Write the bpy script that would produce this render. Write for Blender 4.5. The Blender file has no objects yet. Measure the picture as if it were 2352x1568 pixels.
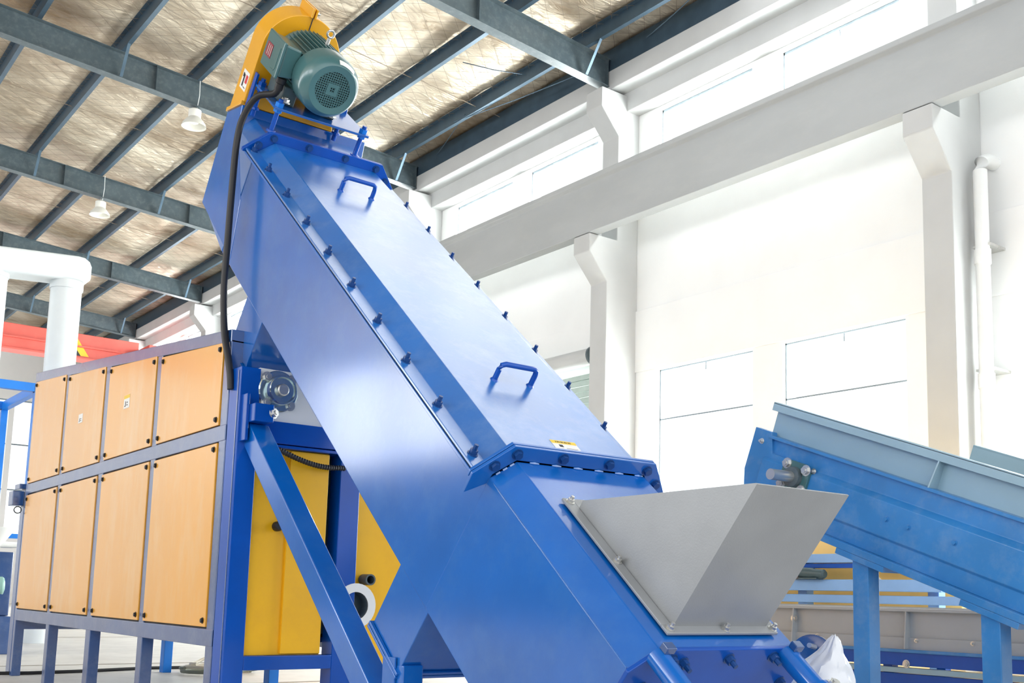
import bpy, bmesh, math, random
from mathutils import Vector, Matrix
random.seed(7)
S = bpy.context.scene
COL = S.collection
# ------------------------------------------------------------------ camera (metres; X to the windowed wall, Y along the hall, Z up)
cam_d = bpy.data.cameras.new('camera'); cam = bpy.data.objects.new('camera', cam_d); COL.objects.link(cam)
rx = Vector((0.78377591, -0.62056942, 0.02426776)); dn = Vector((0.10416389, 0.09283534, -0.9902179)); fw = Vector((0.61224604, 0.77863676, 0.13740303))
m = Matrix((rx, -dn, -fw)).transposed().to_4x4(); m.translation = Vector((0, 0, 0.8))
cam.matrix_world = m
cam_d.sensor_width = 36.0; cam_d.lens = 2481.985 / 2352 * 36.0
cam_d.shift_x = (1176 - 1259.643) / 2352; cam_d.shift_y = (1023.393 - 784) / 2352
cam_d.clip_end = 300
S.camera = cam
# ------------------------------------------------------------------ sky, window daylight, exposure
S.view_settings.view_transform = 'Standard'; S.view_settings.look = 'None'
S.view_settings.exposure = 0.56; S.view_settings.gamma = 1.0; S.view_settings.use_curve_mapping = False
wd = bpy.data.worlds.new('overcast_sky'); S.world = wd; wd.use_nodes = True
bg = wd.node_tree.nodes['Background']; bg.inputs[0].default_value = (0.97, 0.985, 1.0, 1); bg.inputs[1].default_value = 1.3
def area(name, loc, rot, sx, sy, power, col=(1, 0.995, 0.98)):
    l = bpy.data.lights.new(name, 'AREA'); l.shape = 'RECTANGLE'; l.size = sx; l.size_y = sy; l.energy = power; l.color = col
    o = bpy.data.objects.new(name, l); COL.objects.link(o); o.location = loc; o.rotation_euler = rot; return o
BAY = 6.42
for k in range(-1, 5):          # daylight coming in through every bay of the windowed wall, upper and lower row
    yc = 10.49 + 6.38 * k
    area('window_daylight', (12.72, yc, 8.55), (0, math.radians(90), 0), 1.1, 4.7, 420)
    area('window_daylight', (12.72, yc, 2.9), (0, math.radians(90), 0), 3.2, 4.7, 640)
for k in range(0, 7):           # the tall window band of the opposite side wall
    area('window_daylight', (-15.9, 0.6 + BAY * k, 7.75), (0, math.radians(-90), 0), 4.1, 5.2, 290, (0.96, 0.98, 1.0))

area('unseen_roof_light', (9.0, 7.9, 10.36), (0, math.radians(4.3), 0), 5.6, 4.9, 84, (0.97, 0.985, 1.0)); area('unseen_roof_light', (7.0, 11.5, 10.5), (0, math.radians(4.3), 0), 2.8, 2.3, 20, (0.97, 0.985, 1.0))   # unseen roof lights, added to brighten the lid and motor plate

# ------------------------------------------------------------------ materials
def new_mat(name):
    mt = bpy.data.materials.new(name); mt.use_nodes = True
    return mt, mt.node_tree.nodes, mt.node_tree.links, mt.node_tree.nodes['Principled BSDF']
def paint(name, col, rough=0.35, metal=0.0, vary=0.12, scale=3.0, bump=0.02, bscale=60, dust=None, dust_amt=0.0, coat=0.0, stretch=(1, 1, 1), spec=0.5, cior=1.7, crough=0.16):
    mt, N, L, P = new_mat(name)
    tc = N.new('ShaderNodeTexCoord'); mp = N.new('ShaderNodeMapping'); mp.inputs['Scale'].default_value = stretch
    L.new(tc.outputs['Object'], mp.inputs[0])
    n1 = N.new('ShaderNodeTexNoise'); n1.inputs['Scale'].default_value = scale; n1.inputs['Detail'].default_value = 6; L.new(mp.outputs[0], n1.inputs[0])
    cr = N.new('ShaderNodeValToRGB'); L.new(n1.outputs[0], cr.inputs[0])
    a = [max(0, c * (1 - vary)) for c in col]; b = [min(1, c * (1 + vary)) for c in col]
    cr.color_ramp.elements[0].position = 0.3; cr.color_ramp.elements[1].position = 0.7
    cr.color_ramp.elements[0].color = (*a, 1); cr.color_ramp.elements[1].color = (*b, 1)
    out = cr.outputs[0]
    if dust:
        n3 = N.new('ShaderNodeTexNoise'); n3.inputs['Scale'].default_value = scale * 2.3; n3.inputs['Detail'].default_value = 10; n3.inputs['Roughness'].default_value = 0.7
        L.new(mp.outputs[0], n3.inputs[0])
        r3 = N.new('ShaderNodeValToRGB'); r3.color_ramp.elements[0].position = 0.48; r3.color_ramp.elements[1].position = 0.75
        r3.color_ramp.elements[1].color = (dust_amt, dust_amt, dust_amt, 1); L.new(n3.outputs[0], r3.inputs[0])
        mx = N.new('ShaderNodeMix'); mx.data_type = 'RGBA'; mx.inputs[7].default_value = (*dust, 1)
        L.new(r3.outputs[0], mx.inputs[0]); L.new(out, mx.inputs[6]); out = mx.outputs[2]
    L.new(out, P.inputs['Base Color'])
    P.inputs['Roughness'].default_value = rough; P.inputs['Metallic'].default_value = metal
    P.inputs['Specular IOR Level'].default_value = spec
    P.inputs['Coat Weight'].default_value = coat; P.inputs['Coat Roughness'].default_value = crough; P.inputs['Coat IOR'].default_value = cior
    rr = N.new('ShaderNodeMapRange'); rr.inputs[3].default_value = max(0.03, rough - 0.07); rr.inputs[4].default_value = min(1, rough + 0.09)
    L.new(n1.outputs[0], rr.inputs[0]); L.new(rr.outputs[0], P.inputs['Roughness'])
    if bump:
        n2 = N.new('ShaderNodeTexNoise'); n2.inputs['Scale'].default_value = bscale; n2.inputs['Detail'].default_value = 3; L.new(mp.outputs[0], n2.inputs[0])
        bp = N.new('ShaderNodeBump'); bp.inputs['Strength'].default_value = bump * 5; bp.inputs['Distance'].default_value = 0.002
        L.new(n2.outputs[0], bp.inputs['Height']); L.new(bp.outputs[0], P.inputs['Normal'])
    return mt
BLUE = paint('blue_enamel', (0.0, 0.115, 0.47), 0.36, spec=0.1, crough=0.14, vary=0.14, scale=2.0, bump=0.03, bscale=90, dust=(0.05, 0.20, 0.48), dust_amt=0.3, coat=0.8, cior=1.9)
BLUE_LID = paint('blue_enamel_lid', (0.0, 0.14, 0.50), 0.30, vary=0.15, scale=1.6, bump=0.02, bscale=40, dust=(0.22, 0.36, 0.60), dust_amt=0.35, coat=1.0, cior=2.1, crough=0.22)
BLUE_DEEP = paint('deep_blue_enamel', (0.0, 0.075, 0.42), 0.3, vary=0.1, coat=0.35, spec=0.2)
BLUE_HAZED = paint('hazed_blue_enamel', (0.03, 0.21, 0.52), 0.36, vary=0.12, dust=(0.3, 0.42, 0.55), dust_amt=0.3, coat=0.2)  # veil of haze over the conveyor is put into this lighter blue
BLUE_HAZED_FAR = paint('far_hazed_blue_enamel', (0.22, 0.40, 0.70), 0.4, vary=0.08)  # beam blue lightened to carry the haze farther back
YELLOW_HAZED = paint('hazed_yellow_enamel', (0.90, 0.60, 0.20), 0.4, vary=0.05)  # machine yellow paled in the colour for the same haze
BLUE_BRIGHT = paint('bright_blue_enamel', (0.005, 0.20, 0.72), 0.35, vary=0.1)
NAVY = paint('navy_frame_enamel', (0.008, 0.065, 0.24), 0.3, vary=0.12, coat=0.9, cior=2.0, dust=(0.25, 0.3, 0.4), dust_amt=0.25)
YELLOW = paint('yellow_enamel', (0.80, 0.36, 0.012), 0.33, vary=0.06, scale=1.2, stretch=(1, 1, 0.3), dust=(0.80, 0.56, 0.28), dust_amt=0.55, coat=0.8, cior=1.8)  # dust tint turned peach, also carrying the pale white reflected by the panels
YELLOW_END = paint('yellow_enamel_end_panel', (0.97, 0.51, 0.006), 0.35, vary=0.05, scale=1.2, dust=(0.62, 0.28, 0.03), dust_amt=0.25)
GUARD = paint('orange_yellow_enamel', (0.80, 0.385, 0.008), 0.32, vary=0.06, coat=0.3)
STEEL = paint('brushed_stainless', (0.34, 0.355, 0.37), 0.42, metal=0.25, vary=0.06, scale=5, bump=0.03, bscale=160)
ZINC = paint('zinc_plated_steel', (0.62, 0.62, 0.60), 0.28, metal=0.8, vary=0.1)
CHROME = paint('polished_bearing_steel', (0.50, 0.60, 0.62), 0.14, metal=0.9, vary=0.1, bump=0)
BOLTB = paint('blue_painted_bolt', (0.006, 0.055, 0.22), 0.3, vary=0.2)
MOTOR = paint('grey_green_motor_enamel', (0.055, 0.15, 0.155), 0.3, vary=0.1, coat=0.4)
MOTOR_DARK = paint('dark_motor_casting', (0.05, 0.085, 0.095), 0.4, vary=0.1)
BLACK = paint('black_rubber', (0.012, 0.012, 0.014), 0.5, vary=0.3)
WHITE = paint('white_enamel', (0.82, 0.83, 0.82), 0.4, vary=0.03)
PLASTER = paint('white_plaster', (0.90, 0.90, 0.89), 0.85, vary=0.025, scale=1.2, bump=0.06, bscale=14, spec=0.1)
CONCRETE = paint('painted_grey_concrete', (0.43, 0.445, 0.45), 0.8, vary=0.05, scale=1.5, bump=0.1, bscale=10, dust=(0.5, 0.51, 0.5), dust_amt=0.4, stretch=(1, 0.35, 1), spec=0.15)
CONC_L = paint('whitewashed_concrete', (0.55, 0.555, 0.55), 0.8, vary=0.04, scale=1.5, bump=0.08, bscale=10, spec=0.15)
FLOOR = paint('grey_concrete_floor', (0.60, 0.58, 0.55), 0.55, vary=0.1, scale=1.4, bump=0.04, bscale=20, dust=(0.40, 0.38, 0.355), dust_amt=0.6)
RAFTER = paint('grey_blue_roof_steel', (0.075, 0.105, 0.12), 0.42, vary=0.12, scale=4, dust=(0.3, 0.32, 0.33), dust_amt=0.3)
PURLIN = paint('galvanised_purlin_steel', (0.075, 0.125, 0.175), 0.4, metal=0.5, vary=0.12, scale=4)
DUCT = paint('white_grey_duct_sheet', (0.72, 0.76, 0.77), 0.45, vary=0.04, bump=0.01)
RED = paint('red_crane_enamel', (0.72, 0.13, 0.10), 0.45, vary=0.08)
GREEN = paint('pale_green_motor_enamel', (0.30, 0.52, 0.46), 0.4)
SLAT = paint('pale_green_shutter', (0.45, 0.56, 0.52), 0.45)
GREYBLUE = paint('grey_blue_skirt_sheet', (0.30, 0.45, 0.53), 0.4, vary=0.05, coat=0.2)
GREYSHEET = paint('beige_grey_sheet', (0.41, 0.43, 0.445), 0.45, vary=0.05)
LAMPW = paint('white_lamp_enamel', (0.85, 0.84, 0.78), 0.5, vary=0.02)
PAPER = paint('sticker_white', (0.80, 0.80, 0.78), 0.5, vary=0.03, bump=0)
STICKY = paint('sticker_yellow', (0.85, 0.58, 0.04), 0.5, vary=0.03, bump=0)
STICKR = paint('sticker_red', (0.60, 0.03, 0.04), 0.5, vary=0.05, bump=0)
INK = paint('sticker_ink', (0.03, 0.03, 0.04), 0.6, vary=0.1, bump=0)
WINSTEEL = paint('window_steel', (0.22, 0.27, 0.31), 0.4)
MAROON = paint('nameplate_maroon', (0.26, 0.03, 0.045), 0.4, bump=0)
WIRE = paint('rusty_mesh_wire', (0.30, 0.24, 0.18), 0.6, metal=0.3, vary=0.2)
BAG = paint('white_plastic_sheet', (0.80, 0.83, 0.88), 0.35, vary=0.05, coat=0.3)
HOSEW = paint('beige_hose', (0.62, 0.58, 0.48), 0.5)
BELT = paint('conveyor_belt_rubber', (0.03, 0.03, 0.035), 0.6)
# roof insulation: wrinkled tan foil
FOIL, N, L, P = new_mat('tan_roof_insulation_foil')
tc = N.new('ShaderNodeTexCoord'); mp = N.new('ShaderNodeMapping'); mp.inputs['Scale'].default_value = (0.55, 0.9, 1); mp.inputs['Rotation'].default_value = (0, 0, 0.6); L.new(tc.outputs['Object'], mp.inputs[0])
n1 = N.new('ShaderNodeTexNoise'); n1.inputs['Scale'].default_value = 0.55; n1.inputs['Detail'].default_value = 7; n1.inputs['Roughness'].default_value = 0.62; L.new(mp.outputs[0], n1.inputs[0])
cr = N.new('ShaderNodeValToRGB'); cr.color_ramp.elements[0].position = 0.34; cr.color_ramp.elements[1].position = 0.66
cr.color_ramp.elements[0].color = (0.30, 0.215, 0.135, 1); cr.color_ramp.elements[1].color = (0.86, 0.77, 0.63, 1); L.new(n1.outputs[0], cr.inputs[0]); L.new(cr.outputs[0], P.inputs['Base Color'])
mp2 = N.new('ShaderNodeMapping'); mp2.inputs['Scale'].default_value = (1.0, 3.2, 1); mp2.inputs['Rotation'].default_value = (0, 0, -0.75); L.new(tc.outputs['Object'], mp2.inputs[0])
n2 = N.new('ShaderNodeTexNoise'); n2.inputs['Scale'].default_value = 1.6; n2.inputs['Detail'].default_value = 5; n2.inputs['Distortion'].default_value = 0.8; L.new(mp2.outputs[0], n2.inputs[0])
bp = N.new('ShaderNodeBump'); bp.inputs['Strength'].default_value = 0.8; bp.inputs['Distance'].default_value = 0.10; L.new(n2.outputs[0], bp.inputs['Height']); L.new(bp.outputs[0], P.inputs['Normal'])
P.inputs['Roughness'].default_value = 0.42; P.inputs['Metallic'].default_value = 0.5
# window glass: clear pane that lets daylight through
GLASS = bpy.data.materials.new('window_glass'); GLASS.use_nodes = True; N = GLASS.node_tree.nodes; L = GLASS.node_tree.links
N.remove(N['Principled BSDF']); tr = N.new('ShaderNodeBsdfTransparent'); gl = N.new('ShaderNodeBsdfGlossy'); gl.inputs['Roughness'].default_value = 0.05
tr.inputs[0].default_value = (0.95, 0.98, 0.98, 1); mx = N.new('ShaderNodeMixShader'); mx.inputs[0].default_value = 0.06
L.new(tr.outputs[0], mx.inputs[1]); L.new(gl.outputs[0], mx.inputs[2]); L.new(mx.outputs[0], N['Material Output'].inputs[0])

# ------------------------------------------------------------------ mesh helpers
class MB:
    """collects shapes; f maps local coordinates to world metres"""
    def __init__(s, f=None): s.v = []; s.fc = []; s.f = f or (lambda x, y, z: Vector((x, y, z)))
    def add(s, vs, fs):
        o = len(s.v); s.v += [s.f(*p) for p in vs]; s.fc += [tuple(i + o for i in q) for q in fs]; return s
    def box(s, a, b):
        x0, y0, z0 = a; x1, y1, z1 = b
        return s.add([(x0, y0, z0), (x1, y0, z0), (x1, y1, z0), (x0, y1, z0), (x0, y0, z1), (x1, y0, z1), (x1, y1, z1), (x0, y1, z1)],
                     [(0, 3, 2, 1), (4, 5, 6, 7), (0, 1, 5, 4), (1, 2, 6, 5), (2, 3, 7, 6), (3, 0, 4, 7)])
    def prism(s, poly, axis, a, b):
        """polygon in the two axes other than `axis`, extruded from a to b along axis"""
        n = len(poly); put = {0: lambda q, w: (w, q[0], q[1]), 1: lambda q, w: (q[0], w, q[1]), 2: lambda q, w: (q[0], q[1], w)}[axis]
        vs = [put(q, a) for q in poly] + [put(q, b) for q in poly]
        return s.add(vs, [tuple(range(n))[::-1], tuple(range(n, 2 * n))] + [(i, (i + 1) % n, n + (i + 1) % n, n + i) for i in range(n)])
    def shell(s, outer, inner, axis, a, b):
        """band between two open polylines of equal length, extruded along axis"""
        for i in range(len(outer) - 1): s.prism([outer[i], outer[i + 1], inner[i + 1], inner[i]], axis, a, b)
        return s
    def plate(s, pts, th):
        """thick plate on a 3-D polygon, thickened against its normal"""
        P = [Vector(p) for p in pts]; nrm = Vector((0, 0, 0))
        for i in range(len(P)): nrm += (P[i] - P[0]).cross(P[(i + 1) % len(P)] - P[0])
        nrm.normalize(); n = len(P); vs = [tuple(p) for p in P] + [tuple(p - nrm * th) for p in P]
        return s.add(vs, [tuple(range(n)), tuple(range(n, 2 * n))[::-1]] + [(i, n + i, n + (i + 1) % n, (i + 1) % n) for i in range(n)])
    def tube(s, pts, r, n=10, cap=True):
        P = [Vector(p) for p in pts]; vs = []; fs = []; up = Vector((0.31, 0.17, 0.93))
        rr = r if isinstance(r, (list, tuple)) else [r] * len(P)
        for i, p in enumerate(P):
            d = (P[min(i + 1, len(P) - 1)] - P[max(i - 1, 0)]).normalized()
            a = d.cross(up); a = a.normalized() if a.length > 1e-4 else d.orthogonal().normalized(); b = d.cross(a)
            vs += [tuple(p + (a * math.cos(2 * math.pi * k / n) + b * math.sin(2 * math.pi * k / n)) * rr[i]) for k in range(n)]
        for i in range(len(P) - 1):
            fs += [(i * n + k, i * n + (k + 1) % n, (i + 1) * n + (k + 1) % n, (i + 1) * n + k) for k in range(n)]
        if cap: fs += [tuple(range(n))[::-1], tuple(range((len(P) - 1) * n, len(P) * n))]
        return s.add(vs, fs)
    def lathe(s, prof, o, ax, n=32, cap=True):
        """profile [(radius, distance along ax)] turned about the axis ax through o"""
        o = Vector(o); ax = Vector(ax).normalized(); a = ax.orthogonal().normalized(); b = ax.cross(a); vs = []; fs = []
        for r, h in prof: vs += [tuple(o + ax * h + (a * math.cos(2 * math.pi * k / n) + b * math.sin(2 * math.pi * k / n)) * r) for k in range(n)]
        for i in range(len(prof) - 1): fs += [(i * n + k, i * n + (k + 1) % n, (i + 1) * n + (k + 1) % n, (i + 1) * n + k) for k in range(n)]
        if cap: fs += [tuple(range(n))[::-1], tuple(range((len(prof) - 1) * n, len(prof) * n))]
        return s.add(vs, fs)
def mesh_of(name, mb, mt, smooth=False):
    me = bpy.data.meshes.new(name); me.from_pydata([tuple(v) for v in mb.v], [], mb.fc)
    bm = bmesh.new(); bm.from_mesh(me); bmesh.ops.recalc_face_normals(bm, faces=bm.faces); bm.to_mesh(me); bm.free()
    me.materials.append(mt)
    if smooth:
        for p in me.polygons: p.use_smooth = True
        try: me.set_sharp_from_angle(angle=math.radians(35))
        except Exception: pass
    return me
def link(name, me, parent=None, mat=None):
    o = bpy.data.objects.new(name, me); COL.objects.link(o)
    if parent is not None:
        o.parent = parent; o.matrix_parent_inverse = WORLD[parent.name].inverted()
    o.matrix_basis = mat or Matrix(); WORLD[o.name] = (mat or Matrix()).copy()
    return o
WORLD = {}
def obj(name, mb, mt, parent=None, smooth=False, bevel=0.0, seg=2):
    o = link(name, mesh_of(name, mb, mt, smooth), parent)
    if bevel:
        b = o.modifiers.new('edge', 'BEVEL'); b.width = bevel; b.segments = seg; b.limit_method = 'ANGLE'; b.angle_limit = math.radians(40)
    return o
def thing(name, label, cat, loc=(0, 0, 0), group=None):
    o = bpy.data.objects.new(name, None); COL.objects.link(o); o.location = loc; o.empty_display_size = 0.1
    WORLD[o.name] = Matrix.Translation(loc); return tag(o, label, cat, group)
def tag(o, label, cat, group=None, kind=None):
    o['label'] = label; o['category'] = cat
    if group: o['group'] = group
    if kind: o['kind'] = kind
    return o
def sub_empty(name, parent):
    o = bpy.data.objects.new(name, None); COL.objects.link(o); o.parent = parent; o.matrix_parent_inverse = WORLD[parent.name].inverted(); WORLD[o.name] = Matrix(); return o
def frame(loc, z, x=None):
    z = Vector(z).normalized(); x = Vector(x) if x is not None else z.orthogonal(); x = (x - z * x.dot(z)).normalized(); y = z.cross(x)
    M = Matrix((x, y, z)).transposed().to_4x4(); M.translation = Vector(loc); return M
def hexpoly(r): return [(r * math.cos(math.pi / 3 * k), r * math.sin(math.pi / 3 * k)) for k in range(6)]
def bolt_mesh(name, r, h, stud, mt):
    b = MB(); b.lathe([(r * 1.35, 0), (r * 1.35, r * .22)], (0, 0, 0), (0, 0, 1), 12); b.prism(hexpoly(r), 2, r * .22, h)
    if stud: b.lathe([(r * .55, h), (r * .55, h + stud)], (0, 0, 0), (0, 0, 1), 8)
    return mesh_of(name, b, mt)
BOLT_STUD = bolt_mesh('bolt_with_stud', .0165, .022, .022, BOLTB)
BOLT_HEAD = bolt_mesh('bolt_head', .0175, .018, 0, BOLTB)
BOLT_ZINC = bolt_mesh('zinc_bolt', .013, .014, .012, ZINC)
BOLT_BIG = bolt_mesh('large_zinc_bolt', .024, .022, .006, ZINC)
BOLT_HAZED = bolt_mesh('hazed_blue_bolt', .012, .014, 0, BLUE_HAZED)
SCREW = bolt_mesh('panel_screw', .013, .012, 0, BLACK)
def put(name, me, parent, loc, z, x=None): return link(name, me, parent, frame(loc, z, x))

# ------------------------------------------------------------------ setting: floor, walls, roof
def structure(o, label, cat): return tag(o, label, cat, kind='structure')
f_ = MB().box((-16, -12, -0.2), (12.9, 46.5, 0))
floor = structure(obj('floor', f_, FLOOR), 'light grey concrete factory floor', 'floor')
jb = MB()
for y in (8.9, 11.55, 17.5, 23.5): jb.box((-16, y, 0.0), (12.3, y + .025, .004))
obj('floor_joint', jb, paint('floor_joint_seal', (0.30, 0.27, 0.22), 0.7), floor)

WX = 12.4
def windows_y(k): c = 10.49 + 6.38 * k; return [(c - .29 - 2.08, c - .29), (c + .29, c + .29 + 2.08)]
BAYS = range(-2, 6)
wm = MB(); edges = []
for k in BAYS: edges += windows_y(k)
y = -3.2
for a, b in edges:
    wm.box((WX, y, 0), (WX + .3, a, 9.3)); y = b
    wm.box((WX, a, 0), (WX + .3, b, 1.2)); wm.box((WX, a, 4.6), (WX + .3, b, 8.0)); wm.box((WX, a, 9.2), (WX + .3, b, 9.3))
wm.box((WX, y, 0), (WX + .3, 46.5, 9.3)); wm.box((WX, -3.2, 9.3), (WX + .3, 46.5, 10.4))
wall = structure(obj('wall_right', wm, PLASTER), 'white plastered wall with two rows of windows', 'wall')
obj('lintel_beam', MB().box((12.1, -3.2, 9.26), (12.4, 46.5, 9.62)), CONC_L, wall, bevel=.015)
obj('eave_beam', MB().box((11.78, -3.2, 9.6), (12.4, 46.5, 9.95)), CONC_L, wall, bevel=.015)
obj('ring_beam', MB().box((12.375, -3.2, 4.62), (12.4, 46.5, 5.7)), PLASTER, wall, bevel=.01)
g = MB().prism([(11.3, 6.88), (11.52, 6.88), (11.52, 7.68), (11.75, 7.74), (11.75, 7.85), (11.24, 7.85), (11.24, 7.77), (11.3, 7.72)], 1, -3.2, 46.4)
obj('crane_girder', g, CONCRETE, wall, bevel=.012)
obj('crane_rail', MB().box((11.47, -3.2, 7.85), (11.55, 46.4, 7.95)), RAFTER, wall)
for i, yc in enumerate([.76 + BAY * k for k in range(0, 7)]):
    c = MB()
    c.prism([(12.4, 0), (11.7, 0), (11.7, 6.11), (11.3, 6.56), (11.3, 6.87), (11.92, 6.87), (11.92, 8.76), (11.52, 9.2), (11.52, 9.55), (12.4, 9.55)], 1, yc - .21, yc + .21)
    obj('column', c, CONC_L, wall, bevel=.015)
n_win = 0
for k in range(-1, 5):
    for (a, b) in windows_y(k):
        for (z0, z1, tz) in ((8.0, 9.2, None), (1.2, 4.6, 3.74)):
            n_win += 1
            w = structure(link('window_%d' % n_win, None), '%s window of the white wall, bay %d, %s pane' % ('upper' if z0 > 5 else 'lower', k + 2, 'near' if a == windows_y(k)[0][0] else 'far'), 'window')
            fr = MB(); t = .024
            fr.box((12.46, a, z1 - t * (1 if tz else 1.9)), (12.52, b, z1)); fr.box((12.46, a, z0), (12.52, b, z0 + t)); fr.box((12.46, a, z0), (12.52, a + t, z1)); fr.box((12.46, b - t, z0), (12.52, b, z1))
            if tz: fr.box((12.46, a, tz), (12.52, b, tz + t))
            mid = (a + b) / 2; fr.box((12.47, mid - .01, z1 - .14), (12.50, mid + .01, z1))
            obj('window_frame', fr, WINSTEEL, w)
            p1 = MB().box((12.488, a + t, z0 + t), (12.494, mid, z1 - t)); obj('pane', p1, GLASS, w)
            p2 = MB().box((12.488, mid, z0 + t), (12.494, b - t, z1 - t)); obj('pane', p2, GLASS, w)
wbm = MB(); wbm.box((-16, 46.4, 0), (5.0, 46.7, 11.6)); wbm.box((5.0, 46.4, 0), (11.6, 46.7, 2.6)); wbm.box((5.0, 46.4, 8.0), (11.6, 46.7, 11.6)); wbm.box((11.6, 46.4, 0), (12.7, 46.7, 11.6))
for x in (7.1, 9.3): wbm.box((x, 46.4, 2.6), (x + .2, 46.7, 8.0))
wb = structure(obj('wall_back', wbm, PLASTER), 'white end wall with tall windows added to brighten the far end of the hall', 'wall')
w = structure(link('window_%d' % (n_win + 1), None), 'tall three light window added to brighten the far end wall', 'window')  # window added so that bright sky whitens the far end
fr = MB()
for z in (2.6, 4.4, 6.2, 7.95): fr.box((5.0, 46.48, z), (11.6, 46.53, z + .05))
obj('window_frame', fr, WINSTEEL, w)
for x0, x1 in ((5.0, 7.1), (7.3, 9.3), (9.5, 11.6)): obj('pane', MB().box((x0, 46.5, 2.6), (x1, 46.506, 8.0)), GLASS, w)
wl = MB(); wl.box((-16.3, -3, 0), (-16, 46.5, 5.6)); wl.box((-16.3, -3, 9.75), (-16, 46.5, 10.4))
for k in range(0, 8): wl.box((-16.3, -3 + 6.42 * k, 5.6), (-15.95, -2.2 + 6.42 * k, 9.75))
structure(obj('wall_left', wl, paint('dark_reflected_wall', (0.05, 0.07, 0.09), 0.7)), 'unseen far side wall, coloured dark for reflections, with a tall open window band', 'wall')  # dark colour put on the unseen wall to deepen reflections in blue faces

# roof: rafters, purlins, foil, mesh
SL = 0.075
def roof_z(x): return 10.16 - SL * (x - 12)          # underside of the purlins
nx, ny = 150, 330; X0, X1, Y0, Y1 = -6.0, 12.3, 1.0, 46.4
PX = [11.3, 9.83, 8.28, 6.85, 5.4, 3.93] + [3.93 - 1.465 * k for k in range(1, 7)]
from mathutils import noise
vs = []; fs = []
for j in range(ny + 1):
    for i in range(nx + 1):
        x = X0 + (X1 - X0) * i / nx; y = Y0 + (Y1 - Y0) * j / ny
        ph = ((11.3 - x) / 1.465) % 1.0
        sag = .045 * math.sin(math.pi * ph) ** 2
        q = Vector((x * .9 + y * .5, y * 1.3 - x * .6, 0)); d = noise.noise(q) * .03 + noise.noise(q * 2.7) * .018 + noise.noise(Vector((x * 4.2, y * 6.3, 3))) * .008
        vs.append((x, y, roof_z(x) + .285 - sag + d))
for j in range(ny):
    for i in range(nx): a = j * (nx + 1) + i; fs.append((a, a + nx + 1, a + nx + 2, a + 1))
fm = MB(); fm.add(vs, fs)
ceiling = structure(obj('ceiling', fm, FOIL, smooth=True), 'tan wrinkled foil roof lining over steel rafters', 'ceiling')
rm = MB(lambda x, y, z: Vector((x, y, roof_z(x) + .40 + z)))
obj('roof_lining', MB().add([(-16.3, -3, 10.35), (-16.3, 46.6, 10.35), (-6, 46.6, 11.70), (-6, -3, 11.70)], [(0, 1, 2, 3)]), FOIL, ceiling)
for k in range(5): obj('unseen_skylight_panel', MB(lambda x, y, z: Vector((x, y, roof_z(x) + .235 + z))).box((6.2 + 1.12 * k, 5.4, 0), (6.2 + 1.12 * k + 1.1, 10.3, .006)), PAPER, ceiling)  # sheets added out of view as the body of the unseen roof light
obj('roof_sheet', rm.box((X0, Y0 - 4, 0), (X1 + .3, Y1 + .3, .05)), RAFTER, ceiling)
# welded wire mesh laid diagonally under the foil
wv = MB(); sp = .27; hw = .0036
def strip(p, q):
    d = (q - p).normalized(); n = Vector((-d.y, d.x, 0)) * hw
    z = lambda v, o: (v.x, v.y, roof_z(v.x) + .212 + o)
    wv.add([z(p - n, 0), z(p + n, 0), z(q + n, 0), z(q - n, 0), z(p, .004), z(q, .004)], [(0, 1, 2, 3), (0, 3, 5, 4), (1, 4, 5, 2)])
x0, x1, y0, y1 = -1.0, 12.2, 3.5, 40.0
c = y0 - x1
while c < y1 - x0:      # lines y = x + c
    pts = [Vector((x, x + c, 0)) for x in (max(x0, y0 - c), min(x1, y1 - c))]
    if pts[1].x > pts[0].x: strip(*pts)
    c += sp * 1.414
c = y0 + x0
while c < y1 + x1:      # lines y = c - x
    pts = [Vector((x, c - x, 0)) for x in (max(x0, c - y1), min(x1, c - y0))]
    if pts[1].x > pts[0].x: strip(*pts)
    c += sp * 1.414
o = obj('wire_mesh', wv, WIRE, ceiling); o['kind'] = 'stuff'
obj('eave_strut', MB().prism([(11.86, 9.95), (11.80, 9.95), (11.80, 10.36), (11.86, 10.36)], 1, .5, 46.3), PURLIN, ceiling)
for i, xe in enumerate([12.04] + PX):
    z0 = roof_z(xe); hgt = .25
    pm = MB().prism([(xe - .08, z0), (xe, z0), (xe, z0 + .022), (xe - .006, z0 + .022), (xe - .006, z0 + .007), (xe - .073, z0 + .007), (xe - .073, z0 + hgt - .007), (xe - .15, z0 + hgt), (xe - .15, z0 + hgt - .007), (xe - .08, z0 + hgt - .007)], 1, 0.5, 46.3)
    obj('purlin', pm, PURLIN, ceiling)
RY = [.76 + BAY * k for k in range(0, 7)]
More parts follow.
